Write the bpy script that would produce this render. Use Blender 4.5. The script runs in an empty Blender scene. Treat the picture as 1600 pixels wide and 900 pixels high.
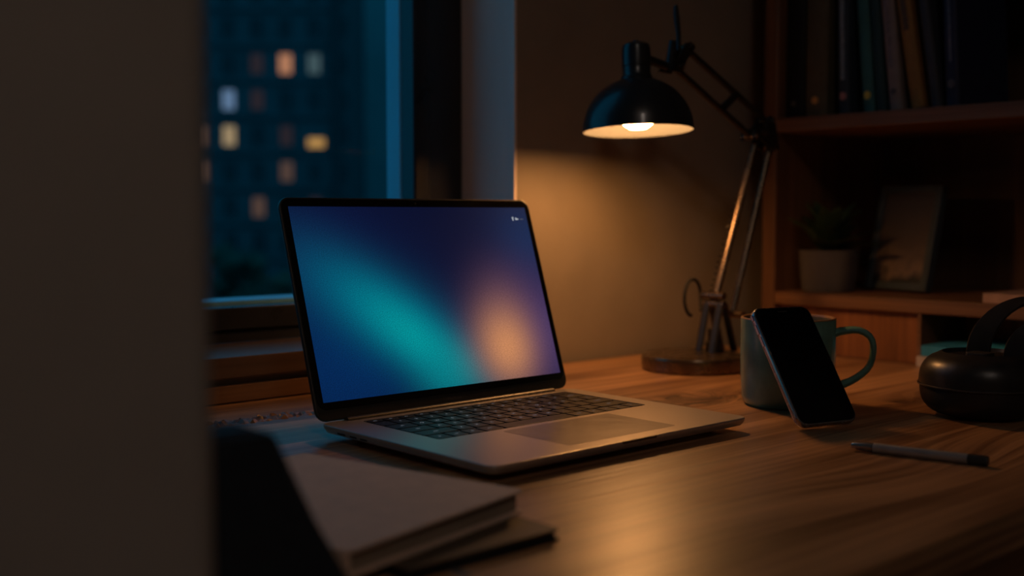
import bpy, math, random
from mathutils import Vector, Matrix, Quaternion

C = bpy.context.scene.collection
random.seed(7)
PI = math.pi

# Frame: X runs along the window wall, Y goes into that wall, Z = 0 is the desk top (the floor is at -0.74).

# ------------------------------------------------------------------ camera
cam_d = bpy.data.cameras.new('camera')
cam = bpy.data.objects.new('camera', cam_d)
C.objects.link(cam)
cam.location = (0, 0, 0.2063)
cam.rotation_euler = (PI / 2 - 0.0641, 0, -math.radians(41.925))
cam_d.sensor_width = 36
cam_d.lens = 39.89
cam_d.clip_start = 0.02
cam_d.clip_end = 600
cam_d.dof.use_dof = True
cam_d.dof.focus_distance = 1.10
cam_d.dof.aperture_fstop = 3.1
bpy.context.scene.camera = cam

# ------------------------------------------------------------------ sky (dusk)
SKY = (0.006, 0.20, 0.37)
SKY_STRENGTH = 1.1
BULB = (112.0, 49.0, 15.0)
BULB_STRENGTH = 1.0
w = bpy.data.worlds.new('dusk_sky')
bpy.context.scene.world = w
w.use_nodes = True
bg = w.node_tree.nodes['Background']
bg.inputs[0].default_value = (*SKY, 1)
bg.inputs[1].default_value = SKY_STRENGTH

# added fill light, unseen behind the camera, lifts the room's dim ambient
cl = bpy.data.lights.new('added_fill_light', 'POINT')
cl.energy = 6.2
cl.color = (1.0, 0.86, 0.76)
cl.shadow_soft_size = 0.15
clo = bpy.data.objects.new('added_fill_light', cl)
C.objects.link(clo)
clo.location = (-0.3, -0.8, 1.50)

vs = bpy.context.scene.view_settings
vs.view_transform = 'Standard'
vs.look = 'None'
vs.exposure = 0.0
vs.gamma = 1.0
vs.use_curve_mapping = False


# ------------------------------------------------------------------ node helpers
def srgb(r, g, b):
    f = lambda c: (c / 255 / 12.92) if c / 255 <= 0.04045 else ((c / 255 + 0.055) / 1.055) ** 2.4
    return (f(r), f(g), f(b))


def new_mat(name):
    m = bpy.data.materials.new(name)
    m.use_nodes = True
    nt = m.node_tree
    return m, nt, nt.nodes['Principled BSDF']


def pbr(name, col, rough=0.5, metal=0.0, var=0.12, scale=30.0, bump=0.0, spec=0.5, coat=0.0, stretch=(1, 1, 1), rvar=0.08):
    """Principled material with noise driven colour, roughness and relief."""
    m, nt, b = new_mat(name)
    N, L = nt.nodes, nt.links
    tc = N.new('ShaderNodeTexCoord')
    mp = N.new('ShaderNodeMapping')
    mp.inputs['Scale'].default_value = stretch
    L.new(tc.outputs['Object'], mp.inputs['Vector'])
    nz = N.new('ShaderNodeTexNoise')
    nz.inputs['Scale'].default_value = scale
    nz.inputs['Detail'].default_value = 6
    L.new(mp.outputs[0], nz.inputs['Vector'])
    r = N.new('ShaderNodeValToRGB')
    r.color_ramp.elements[0].position = 0.3
    r.color_ramp.elements[1].position = 0.7
    r.color_ramp.elements[0].color = (*[max(0, c * (1 - var)) for c in col], 1)
    r.color_ramp.elements[1].color = (*[min(1, c * (1 + var)) for c in col], 1)
    L.new(nz.outputs['Fac'], r.inputs[0])
    L.new(r.outputs[0], b.inputs['Base Color'])
    mr = N.new('ShaderNodeMapRange')
    mr.inputs['To Min'].default_value = max(0.02, rough - rvar)
    mr.inputs['To Max'].default_value = min(1, rough + rvar)
    L.new(nz.outputs['Fac'], mr.inputs['Value'])
    L.new(mr.outputs[0], b.inputs['Roughness'])
    b.inputs['Metallic'].default_value = metal
    b.inputs['Specular IOR Level'].default_value = spec
    b.inputs['Coat Weight'].default_value = coat
    if bump:
        bp = N.new('ShaderNodeBump')
        bp.inputs['Strength'].default_value = bump
        bp.inputs['Distance'].default_value = 0.002
        L.new(nz.outputs['Fac'], bp.inputs['Height'])
        L.new(bp.outputs[0], b.inputs['Normal'])
    return m


def emit(name, col, strength=1.0):
    m, nt, b = new_mat(name)
    b.inputs['Base Color'].default_value = (0.01, 0.01, 0.01, 1)
    b.inputs['Emission Color'].default_value = (*col, 1)
    b.inputs['Emission Strength'].default_value = strength
    b.inputs['Roughness'].default_value = 0.4
    return m


def wood(name, dark, light, rough=0.4, axis=0, scale=1.0, bump=0.25, knots=(), cracks=(), spec=0.5, lo=0.42, hi=0.72):
    """Wood whose grain runs along the given object axis; knots and cracks are marks in the boards themselves."""
    m, nt, b = new_mat(name)
    N, L = nt.nodes, nt.links
    tc = N.new('ShaderNodeTexCoord')

    def noise(sc, detail, st, dist=0.0):
        mp = N.new('ShaderNodeMapping')
        s = [st[1]] * 3
        s[axis] = st[0]
        mp.inputs['Scale'].default_value = s
        L.new(vec, mp.inputs['Vector'])
        n = N.new('ShaderNodeTexNoise')
        n.inputs['Scale'].default_value = sc * scale
        n.inputs['Detail'].default_value = detail
        n.inputs['Distortion'].default_value = dist
        L.new(mp.outputs[0], n.inputs['Vector'])
        return n.outputs['Fac']

    def math_(op, a, bb, clamp=False):
        n = N.new('ShaderNodeMath')
        n.operation = op
        n.use_clamp = clamp
        for i, v in enumerate((a, bb)):
            if isinstance(v, (int, float)):
                n.inputs[i].default_value = v
            else:
                L.new(v, n.inputs[i])
        return n.outputs[0]

    vec = tc.outputs['Object']

    def blob(cx, cy, sx, sy):
        mp = N.new('ShaderNodeMapping')
        mp.vector_type = 'TEXTURE'
        mp.inputs['Location'].default_value = (cx, cy, 0)
        mp.inputs['Scale'].default_value = (sx, sy, 10)
        L.new(tc.outputs['Object'], mp.inputs['Vector'])
        ln = N.new('ShaderNodeVectorMath')
        ln.operation = 'LENGTH'
        L.new(mp.outputs[0], ln.inputs[0])
        sq = math_('MULTIPLY', ln.outputs['Value'], ln.outputs['Value'])
        return math_('POWER', 2.718, math_('MULTIPLY', sq, -1.0))

    # bend the grain round the knots
    if knots:
        tot = None
        for (cx, cy, sx, sy) in knots:
            g = blob(cx, cy, sx, sy)
            tot = g if tot is None else math_('ADD', tot, g)
        cmb = N.new('ShaderNodeCombineXYZ')
        L.new(math_('MULTIPLY', tot, 0.035), cmb.inputs[1])
        add = N.new('ShaderNodeVectorMath')
        add.operation = 'ADD'
        L.new(tc.outputs['Object'], add.inputs[0])
        L.new(cmb.outputs[0], add.inputs[1])
        vec = add.outputs[0]
    big = noise(4.0, 4, (0.35, 3.0), 0.6)
    mid = noise(14.0, 5, (0.12, 3.0), 0.3)
    fine = noise(70.0, 3, (0.05, 2.6))
    v = math_('ADD', math_('MULTIPLY', big, 0.5), math_('MULTIPLY', mid, 0.35))
    v = math_('ADD', v, math_('MULTIPLY', fine, 0.30))
    r = N.new('ShaderNodeValToRGB')
    e = r.color_ramp.elements
    e[0].position, e[0].color = lo, (*dark, 1)
    e[1].position, e[1].color = hi, (*light, 1)
    L.new(v, r.inputs[0])
    col = r.outputs[0]
    height = fine
    if cracks:
        cn = noise(30.0, 5, (0.7, 1.1), 1.4)
        band = math_('SUBTRACT', 1.0, math_('MULTIPLY', math_('ABSOLUTE', math_('SUBTRACT', cn, 0.5), 0), 8.0), True)
        mask = None
        for (cx, cy, sx, sy) in cracks:
            g = blob(cx, cy, sx, sy)
            mask = g if mask is None else math_('ADD', mask, g, True)
        cr = math_('MULTIPLY', band, mask, True)
        mx = N.new('ShaderNodeMix')
        mx.data_type = 'RGBA'
        L.new(math_('MULTIPLY', cr, 0.97), mx.inputs[0])
        L.new(col, mx.inputs[6])
        mx.inputs[7].default_value = (dark[0] * 0.12, dark[1] * 0.12, dark[2] * 0.12, 1)
        col = mx.outputs[2]
        height = math_('SUBTRACT', fine, math_('MULTIPLY', cr, 2.5))
    L.new(col, b.inputs['Base Color'])
    mr = N.new('ShaderNodeMapRange')
    mr.inputs['To Min'].default_value = rough + 0.10
    mr.inputs['To Max'].default_value = rough - 0.07
    L.new(mid, mr.inputs['Value'])
    L.new(mr.outputs[0], b.inputs['Roughness'])
    b.inputs['Specular IOR Level'].default_value = spec
    bp = N.new('ShaderNodeBump')
    bp.inputs['Strength'].default_value = bump
    bp.inputs['Distance'].default_value = 0.0012
    L.new(height, bp.inputs['Height'])
    L.new(bp.outputs[0], b.inputs['Normal'])
    return m


def glass_mat():
    m, nt, b = new_mat('window_glass')
    N, L = nt.nodes, nt.links
    tr = N.new('ShaderNodeBsdfTransparent')
    tr.inputs[0].default_value = (0.86, 0.93, 0.95, 1)
    gl = N.new('ShaderNodeBsdfGlossy')
    gl.inputs['Roughness'].default_value = 0.02
    mx = N.new('ShaderNodeMixShader')
    mx.inputs[0].default_value = 0.004
    L.new(tr.outputs[0], mx.inputs[1])
    L.new(gl.outputs[0], mx.inputs[2])
    L.new(mx.outputs[0], nt.nodes['Material Output'].inputs['Surface'])
    return m


def screen_mat():
    """What the laptop shows: a blurred wallpaper, teal band, orange and violet glow on navy."""
    m, nt, b = new_mat('laptop_screen_picture')
    N, L = nt.nodes, nt.links
    tc = N.new('ShaderNodeTexCoord')

    def m2(op, a, bb):
        n = N.new('ShaderNodeMath')
        n.operation = op
        for i, v in enumerate((a, bb)):
            if isinstance(v, (int, float)):
                n.inputs[i].default_value = v
            else:
                L.new(v, n.inputs[i])
        return n.outputs[0]

    def gauss(cx, cy, sx, sy, rot):
        mp = N.new('ShaderNodeMapping')
        mp.vector_type = 'TEXTURE'
        mp.inputs['Location'].default_value = (cx, cy, 0)
        mp.inputs['Rotation'].default_value = (0, 0, rot)
        mp.inputs['Scale'].default_value = (sx, sy, 1)
        L.new(tc.outputs['UV'], mp.inputs['Vector'])
        ln = N.new('ShaderNodeVectorMath')
        ln.operation = 'LENGTH'
        L.new(mp.outputs[0], ln.inputs[0])
        return m2('POWER', 2.718, m2('MULTIPLY', m2('MULTIPLY', ln.outputs['Value'], ln.outputs['Value']), -1.0))

    base = srgb(8, 15, 42)
    cur = None
    layers = [
        ((0.00, 0.70, 0.34, 0.40, 0.0), srgb(14, 22, 66), 0.85),       # violet blue, upper left
        ((0.10, 0.16, 0.40, 0.42, 0.0), srgb(4, 40, 86), 0.95),        # blue, lower left
        ((1.0, 0.80, 0.18, 0.30, 0.0), srgb(16, 44, 82), 0.85),        # blue right edge
        ((0.97, 0.26, 0.26, 0.36, 0.0), srgb(70, 54, 98), 0.92),      # violet, right
        ((0.31, 0.40, 0.44, 0.17, -0.88), srgb(0, 88, 120), 0.95),     # wide teal band
        ((0.39, 0.28, 0.31, 0.11, -0.98), srgb(2, 146, 150), 0.88),   # bright core of the band
        ((0.50, 0.06, 0.12, 0.16, 0.0), srgb(6, 128, 136), 0.6),       # foot of the band
        ((0.80, 0.34, 0.13, 0.25, 0.0), srgb(112, 76, 84), 0.7),       # dim orange plume
        ((0.775, 0.185, 0.115, 0.20, 0.0), srgb(206, 138, 92), 0.9),   # orange core
    ]
    for args, col, amt in layers:
        g = m2('MULTIPLY', gauss(*args), amt)
        mx = N.new('ShaderNodeMix')
        mx.data_type = 'RGBA'
        L.new(g, mx.inputs[0])
        if cur is None:
            mx.inputs[6].default_value = (*base, 1)
        else:
            L.new(cur, mx.inputs[6])
        mx.inputs[7].default_value = (*col, 1)
        cur = mx.outputs[2]
    # fine pixel grain
    nz = N.new('ShaderNodeTexNoise')
    nz.inputs['Scale'].default_value = 260
    nz.inputs['Detail'].default_value = 1
    L.new(tc.outputs['UV'], nz.inputs['Vector'])
    gr = N.new('ShaderNodeMapRange')
    gr.inputs['From Min'].default_value = 0.3
    gr.inputs['From Max'].default_value = 0.7
    gr.inputs['To Min'].default_value = 0.66
    gr.inputs['To Max'].default_value = 1.30
    L.new(nz.outputs['Fac'], gr.inputs['Value'])
    b.inputs['Base Color'].default_value = (0.004, 0.004, 0.005, 1)
    b.inputs['Roughness'].default_value = 0.35
    b.inputs['Specular IOR Level'].default_value = 0.06
    L.new(cur, b.inputs['Emission Color'])
    L.new(gr.outputs[0], b.inputs['Emission Strength'])
    return m


# ------------------------------------------------------------------ mesh helpers
class MB:
    """Collects lofts into one mesh."""

    def __init__(self):
        self.v, self.f, self.m = [], [], []
        self.mi = 0

    def loft(self, loops, cap0=True, cap1=True, closed=True, mat=None, M=None):
        n = len(loops[0])
        o = len(self.v)
        for lp in loops:
            for p in lp:
                p = Vector(p)
                self.v.append(M @ p if M else p)
        for i in range(len(loops) - 1):
            for j in range(n if closed else n - 1):
                a, b_ = o + i * n + j, o + i * n + (j + 1) % n
                self.f.append((a, b_, b_ + n, a + n))
                self.m.append(self.mi)
        if cap0:
            self.f.append(tuple(o + j for j in reversed(range(n))))
            self.m.append(self.mi)
        if cap1:
            k = o + (len(loops) - 1) * n
            self.f.append(tuple(k + j for j in range(n)))
            self.m.append(self.mi)
        return self

    def box(self, x0, x1, y0, y1, z0, z1, c=0.0, M=None):
        if c <= 0:
            lp = lambda z: [(x0, y0, z), (x1, y0, z), (x1, y1, z), (x0, y1, z)]
            return self.loft([lp(z0), lp(z1)], M=M)
        return self.rbox(x0, x1, y0, y1, z0, z1, c, c, seg=1, M=M)

    def rbox(self, x0, x1, y0, y1, z0, z1, r, c=0.0, seg=4, M=None):
        cx, cy, ww, dd = (x0 + x1) / 2, (y0 + y1) / 2, x1 - x0, y1 - y0
        L_ = lambda z, ins: rrect(cx, cy, ww - 2 * ins, dd - 2 * ins, max(r - ins, 1e-5), z, seg)
        if c > 0:
            loops = [L_(z0, c), L_(z0 + c * 0.3, c * 0.3), L_(z0 + c, 0), L_(z1 - c, 0), L_(z1 - c * 0.3, c * 0.3), L_(z1, c)]
        else:
            loops = [L_(z0, 0), L_(z1, 0)]
        return self.loft(loops, M=M)

    def lathe(self, prof, n=40, cx=0, cy=0, cap0=False, cap1=False, M=None):
        loops = [[(cx + r * math.cos(2 * PI * j / n), cy + r * math.sin(2 * PI * j / n), z) for j in range(n)] for r, z in prof]
        return self.loft(loops, cap0, cap1, M=M)

    def tube(self, path, rad, n=10, caps=True, squash=None, M=None):
        path = [Vector(p) for p in path]
        rs = rad if isinstance(rad, (list, tuple)) else [rad] * len(path)
        up = None
        loops = []
        for i, p in enumerate(path):
            t = (path[min(i + 1, len(path) - 1)] - path[max(i - 1, 0)]).normalized()
            if up is None:
                up = Vector((0, 0, 1)) if abs(t.z) < 0.9 else Vector((0, 1, 0))
            s = t.cross(up).normalized()
            up = s.cross(t).normalized()
            q = squash or (1, 1)
            loops.append([p + s * (rs[i] * q[0] * math.cos(2 * PI * j / n)) + up * (rs[i] * q[1] * math.sin(2 * PI * j / n)) for j in range(n)])
        return self.loft(loops, caps, caps, M=M)

    def strip(self, path, width_vec, thick, M=None):
        """Flat band of given thickness following path, its width along width_vec."""
        path = [Vector(p) for p in path]
        wv = Vector(width_vec)
        wn = wv.normalized()
        loops = []
        for i, p in enumerate(path):
            t = (path[min(i + 1, len(path) - 1)] - path[max(i - 1, 0)]).normalized()
            nn = t.cross(wn).normalized()
            h = wv * 0.5
            k = nn * thick * 0.5
            loops.append([p - h * 0.9 - k, p - h, p - h * 0.9 + k, p + h * 0.9 + k, p + h, p + h * 0.9 - k])
        return self.loft(loops, M=M)

    def build(self, name, mats, parent=None, loc=(0, 0, 0), rot=(0, 0, 0), smooth=38, kind=None):
        me = bpy.data.meshes.new(name)
        me.from_pydata([tuple(p) for p in self.v], [], self.f)
        if not isinstance(mats, (list, tuple)):
            mats = [mats]
        for m in mats:
            me.materials.append(m)
        me.polygons.foreach_set('material_index', self.m)
        me.update()
        import bmesh
        bm = bmesh.new()
        bm.from_mesh(me)
        bmesh.ops.remove_doubles(bm, verts=bm.verts, dist=1e-7)
        bmesh.ops.recalc_face_normals(bm, faces=bm.faces)
        bm.to_mesh(me)
        bm.free()
        if smooth and smooth > 0:
            me.polygons.foreach_set('use_smooth', [True] * len(me.polygons))
            me.set_sharp_from_angle(angle=math.radians(smooth))
        o = bpy.data.objects.new(name, me)
        C.objects.link(o)
        o.location = loc
        o.rotation_euler = rot
        o.parent = parent
        if smooth:
            wn = o.modifiers.new('weighted_normals', 'WEIGHTED_NORMAL')
            wn.keep_sharp = True
            wn.weight = 80
        if kind:
            o['kind'] = kind
        return o


def rrect(cx, cy, ww, dd, r, z, seg=4):
    r = min(r, ww / 2 - 1e-6, dd / 2 - 1e-6)
    out = []
    for k, (sx, sy) in enumerate(((1, 1), (-1, 1), (-1, -1), (1, -1))):
        ox, oy = cx + sx * (ww / 2 - r), cy + sy * (dd / 2 - r)
        for j in range(seg + 1):
            a = k * PI / 2 + j * PI / 2 / seg
            out.append((ox + r * math.cos(a), oy + r * math.sin(a), z))
    return out


def thing(name, label, cat, loc=(0, 0, 0), rot=(0, 0, 0), group=None):
    o = bpy.data.objects.new(name, None)
    o.empty_display_size = 0.03
    C.objects.link(o)
    o.location = loc
    o.rotation_euler = rot
    return tag(o, label, cat, group)


def tag(o, label, cat, group=None):
    o['label'] = label
    o['category'] = cat
    if group:
        o['group'] = group
    return o


def struct(o, label=None, cat=None):
    o['kind'] = 'structure'
    if label:
        o['label'] = label
    if cat:
        o['category'] = cat
    return o


def B(*a, **k):
    return MB().box(*a, **k)


# ------------------------------------------------------------------ materials
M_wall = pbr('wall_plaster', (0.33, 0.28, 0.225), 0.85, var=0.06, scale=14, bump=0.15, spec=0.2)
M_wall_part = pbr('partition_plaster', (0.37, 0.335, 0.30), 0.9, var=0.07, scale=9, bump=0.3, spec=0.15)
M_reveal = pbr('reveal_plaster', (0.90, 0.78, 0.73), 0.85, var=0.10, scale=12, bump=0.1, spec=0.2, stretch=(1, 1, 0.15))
M_floor = wood('floor_wood', (0.05, 0.025, 0.012), (0.12, 0.06, 0.03), 0.5)
M_ceil = pbr('ceiling_paint', (0.5, 0.46, 0.42), 0.9, var=0.03)
M_desk = wood('desk_wood', (0.18, 0.082, 0.032), (0.66, 0.36, 0.165), 0.33, axis=0, spec=0.85, lo=0.47, hi=0.69, bump=0.35,
              knots=((1.00, 0.80, 0.10, 0.05), (0.58, 1.015, 0.14, 0.03), (1.15, 0.64, 0.08, 0.03), (0.85, 0.45, 0.14, 0.05)),
              cracks=((0.57, 1.013, 0.16, 0.022), (1.02, 0.785, 0.10, 0.026), (1.14, 0.640, 0.06, 0.018), (0.97, 0.83, 0.10, 0.016)))
M_bark_edge = pbr('bark_edge_wood', (0.36, 0.15, 0.05), 0.45, var=0.85, scale=38, stretch=(0.6, 1, 1), bump=0.3)
M_trim_wood = wood('upstand_wood', (0.14, 0.066, 0.028), (0.30, 0.155, 0.07), 0.45, axis=0)
M_sill = wood('sill_board_wood', (0.10, 0.058, 0.036), (0.17, 0.10, 0.062), 0.38, axis=0)
M_case = wood('bookcase_wood', (0.115, 0.050, 0.024), (0.28, 0.140, 0.068), 0.5, axis=1)
M_case_v = wood('bookcase_upright_wood', (0.105, 0.046, 0.022), (0.25, 0.125, 0.060), 0.5, axis=2)
M_case_back = wood('bookcase_back_wood', (0.07, 0.03, 0.015), (0.15, 0.07, 0.032), 0.6, axis=2)
M_front = wood('drawer_front_wood', (0.14, 0.050, 0.018), (0.34, 0.13, 0.045), 0.5, axis=2, scale=1.6)
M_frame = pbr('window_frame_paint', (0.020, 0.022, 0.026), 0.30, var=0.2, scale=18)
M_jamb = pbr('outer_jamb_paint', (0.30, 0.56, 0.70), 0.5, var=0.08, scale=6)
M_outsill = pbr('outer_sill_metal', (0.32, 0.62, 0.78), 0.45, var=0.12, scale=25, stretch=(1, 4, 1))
M_glass = glass_mat()
M_alu = pbr('space_grey_aluminium', (0.50, 0.445, 0.395), 0.33, metal=0.55, var=0.05, scale=220, bump=0.02)
M_alu_dark = pbr('dark_aluminium', (0.10, 0.095, 0.09), 0.42, metal=0.85, var=0.06, scale=200)
M_pad = pbr('trackpad_glass', (0.21, 0.19, 0.175), 0.34, metal=0.5, var=0.03, scale=60)
M_key = pbr('key_plastic', (0.018, 0.018, 0.020), 0.42, var=0.15, scale=120, spec=0.22)
M_well = pbr('keyboard_well_black', (0.012, 0.012, 0.014), 0.5, var=0.1)
M_legend = emit('key_backlight', (0.55, 0.62, 0.75), 0.32)
M_bezel = pbr('bezel_black_glass', (0.006, 0.006, 0.007), 0.18, var=0.1, spec=0.3)
M_port = pbr('port_black', (0.004, 0.004, 0.004), 0.6)
M_rubber = pbr('black_rubber', (0.015, 0.015, 0.015), 0.8, var=0.2, scale=60)
M_screen = screen_mat()
M_icon = emit('screen_icon_white', (0.55, 0.62, 0.70), 0.7)
M_chintext = pbr('chin_lettering_grey', (0.12, 0.11, 0.10), 0.5)
M_lamp = pbr('lamp_black_enamel', (0.022, 0.024, 0.027), 0.30, var=0.15, scale=40, coat=0.2)
M_lamp_metal = pbr('lamp_bronze_metal', (0.19, 0.135, 0.09), 0.27, metal=0.85, var=0.15, scale=50)
M_lamp_dark = pbr('lamp_dark_metal', (0.05, 0.046, 0.042), 0.38, metal=0.7, var=0.2, scale=60)
M_lining = pbr('shade_cream_lining', (0.060, 0.069, 0.080), 0.6, var=0.03, scale=20, spec=0.2)
M_bulb = emit('bulb_glow', BULB, BULB_STRENGTH)
M_mug = pbr('teal_glaze', (0.14, 0.30, 0.25), 0.22, var=0.35, scale=26, bump=0.06, coat=0.3)
M_mug_rim = pbr('bare_brown_rim', (0.28, 0.15, 0.07), 0.32, var=0.25, scale=60)
M_mug_in = pbr('mug_inside_glaze', (0.14, 0.12, 0.085), 0.25, var=0.2, scale=40)
M_phone_screen = pbr('phone_black_glass', (0.003, 0.003, 0.004), 0.10, var=0.05, spec=0.35)
M_phone_band = pbr('phone_steel_band', (0.42, 0.40, 0.42), 0.26, metal=0.95, var=0.06, scale=90)
M_phone_back = pbr('phone_back_glass', (0.02, 0.02, 0.022), 0.2)
M_hp = pbr('headphone_matte_black', (0.020, 0.018, 0.017), 0.36, var=0.15, scale=90, bump=0.04)
M_hp_pad = pbr('headphone_leatherette', (0.014, 0.013, 0.012), 0.55, var=0.2, scale=160, bump=0.12)
M_hp_seam = pbr('headphone_seam_plastic', (0.06, 0.055, 0.05), 0.35, metal=0.2)
M_pen = pbr('pen_grey_barrel', (0.46, 0.41, 0.38), 0.38, metal=0.5, var=0.08, scale=80)
M_pen_dark = pbr('pen_dark_end', (0.03, 0.028, 0.027), 0.4, var=0.1)
M_pen_tip = pbr('pen_metal_tip', (0.5, 0.45, 0.40), 0.25, metal=0.9, var=0.05)
M_nb = pbr('tan_cover_card', (0.74, 0.55, 0.43), 0.7, var=0.06, scale=90, bump=0.08, spec=0.25)
M_page = pbr('paper_pages', (0.34, 0.27, 0.20), 0.85, var=0.25, scale=14, stretch=(1, 1, 60))
M_nb_dark = pbr('olive_brown_cover', (0.10, 0.072, 0.042), 0.55, var=0.12, scale=80, bump=0.06)
M_black_edge = pbr('black_cover_edge', (0.010, 0.010, 0.011), 0.6)
M_ribbon = pbr('grey_ribbon', (0.20, 0.19, 0.18), 0.7, var=0.1)
M_bag = pbr('black_bag_cloth', (0.018, 0.022, 0.027), 0.9, var=0.25, scale=300, bump=0.15, spec=0.12)
M_pot = pbr('pot_grey_ceramic', (0.105, 0.10, 0.105), 0.7, var=0.10, scale=50, bump=0.08)
M_soil = pbr('potting_soil', (0.03, 0.02, 0.014), 0.95, var=0.5, scale=200, bump=0.6)
M_leaf = pbr('leaf_dark_green', (0.045, 0.085, 0.035), 0.45, var=0.25, scale=40)
M_pframe = pbr('picture_frame_slate', (0.055, 0.075, 0.085), 0.45, var=0.1, scale=40)
M_brick = pbr('facade_render', (0.085, 0.075, 0.08), 0.9, var=0.25, scale=0.35)
M_brick2 = pbr('facade_pale_render', (0.21, 0.19, 0.19), 0.9, var=0.15, scale=0.2)
M_pier = pbr('facade_dark_pier', (0.02, 0.03, 0.033), 0.9, var=0.2, scale=0.4)
M_winframe = pbr('far_window_frame', (0.06, 0.065, 0.07), 0.7)
M_darkpane = pbr('far_window_dark_pane', (0.012, 0.016, 0.02), 0.25, spec=0.3)
M_treeleaf = pbr('far_tree_leaves', (0.030, 0.038, 0.022), 0.9, var=0.5, scale=1.2)
M_bark = pbr('far_tree_bark', (0.05, 0.035, 0.025), 0.9)
M_ground = pbr('street_ground', (0.04, 0.045, 0.045), 0.9, var=0.3, scale=0.3)

# ------------------------------------------------------------------ the room
X_R, Y_W, Y_OUT = 1.80, 1.135, 1.30
Z_F, Z_C = -0.74, 1.86
WX0, WX1, WZ0, WZ1 = 0.30, 1.028, 0.027, 1.25        # window opening in the wall
struct(B(-2.3, X_R + 0.12, -2.5, Y_OUT, Z_F - 0.1, Z_F).build('floor', M_floor))
struct(B(-2.3, X_R + 0.12, -2.5, Y_OUT, Z_C, Z_C + 0.1).build('ceiling', M_ceil))
mb = MB()
mb.box(0.2005, WX0, Y_W, Y_OUT, Z_F, Z_C)
mb.box(WX1, X_R, Y_W, Y_OUT, Z_F, Z_C)
mb.box(WX0, WX1, Y_W, Y_OUT, Z_F, WZ0)
mb.box(WX0, WX1, Y_W, Y_OUT, WZ1, Z_C)
wall_back = struct(mb.build('wall_back', M_wall))
# plaster lining of the window niche (right and left cheek, head)
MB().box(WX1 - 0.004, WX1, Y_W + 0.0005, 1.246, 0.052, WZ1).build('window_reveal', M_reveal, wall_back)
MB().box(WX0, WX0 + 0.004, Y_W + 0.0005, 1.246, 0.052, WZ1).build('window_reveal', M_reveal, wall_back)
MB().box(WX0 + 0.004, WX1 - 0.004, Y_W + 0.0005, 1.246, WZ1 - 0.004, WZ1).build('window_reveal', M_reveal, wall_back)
struct(B(X_R, X_R + 0.12, -2.5, Y_OUT, Z_F, Z_C).build('wall_right', M_wall))
struct(MB().rbox(-2.3, 0.2005, 0.385, Y_OUT, Z_F, Z_C, 0.012, 0, seg=5).build('wall_left', M_wall_part))
struct(B(-2.42, -2.3, -2.5, Y_OUT, Z_F, Z_C).build('wall_side', M_wall))
struct(B(-2.3, X_R, -2.62, -2.5, Z_F, Z_C).build('wall_front', M_wall))

# window: fixed frame, sash, glass, weathered outside parts
win = struct(bpy.data.objects.new('window_1', None))
C.objects.link(win)
win.location = (0, 0, 0)
GX0, GX1, GZ0, GZ1 = 0.395, 0.933, 0.096, 1.155
mb = MB()
mb.box(GX1 + 0.030, WX1 - 0.004, 1.246, 1.268, 0.052, WZ1 - 0.004, 0.002)
mb.box(WX0 + 0.004, GX0 - 0.030, 1.246, 1.268, 0.052, WZ1 - 0.004, 0.002)
mb.box(GX0 - 0.030, GX1 + 0.030, 1.246, 1.268, 0.052, 0.066, 0.001)
mb.box(GX0 - 0.030, GX1 + 0.030, 1.2672, 1.2682, 0.060, 0.080)
mb.box(GX0 - 0.030, GX1 + 0.030, 1.246, 1.268, GZ1 + 0.03, WZ1 - 0.004, 0.002)
mb.build('frame', M_frame, win)
mb = MB()
mb.box(GX1, GX1 + 0.027, 1.236, 1.267, 0.068, GZ1 + 0.027, 0.003)
mb.box(GX0 - 0.027, GX0, 1.236, 1.267, 0.068, GZ1 + 0.027, 0.003)
mb.box(GX0, GX1, 1.238, 1.267, 0.068, GZ0, 0.003)
mb.box(GX0, GX1, 1.238, 1.267, GZ1, GZ1 + 0.027, 0.003)
mb.build('sash', M_frame, win)
B(GX0 - 0.005, GX1 + 0.005, 1.2585, 1.2625, GZ0 - 0.005, GZ1 + 0.005).build('pane', M_glass, win)
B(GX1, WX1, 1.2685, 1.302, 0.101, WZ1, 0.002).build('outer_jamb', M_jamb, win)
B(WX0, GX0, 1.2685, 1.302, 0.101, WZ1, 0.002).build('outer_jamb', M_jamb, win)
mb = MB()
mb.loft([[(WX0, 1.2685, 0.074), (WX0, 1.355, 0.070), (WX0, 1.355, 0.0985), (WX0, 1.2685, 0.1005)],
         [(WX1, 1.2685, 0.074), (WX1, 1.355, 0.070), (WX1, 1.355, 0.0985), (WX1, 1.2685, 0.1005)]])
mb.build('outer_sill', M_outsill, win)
# inside sill board and the wooden upstand along the wall behind the desk
struct(MB().box(0.206, WX1 - 0.005, 1.122, 1.246, WZ0 + 0.0005, 0.052, 0.0025).build('trim_1', M_sill))
struct(MB().box(0.206, 1.0, 1.126, 1.134, 0.0005, 0.0195, 0.0015).build('trim_2', M_trim_wood))
struct(B(1.0, X_R - 0.34, 1.120, 1.134, -0.74, -0.66, 0.002).build('baseboard_back', M_sill))

# ------------------------------------------------------------------ the city outside
struct(B(-60, 160, 8, 220, -11.4, -11.0).build('ground', M_ground))
RZ = -math.radians(41.925)
FW, RT = Vector((0.6682, 0.7440, 0)), Vector((0.7440, -0.6682, 0))


def lit(name, rgb, s):
    return emit(name, srgb(*rgb), s)


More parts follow.
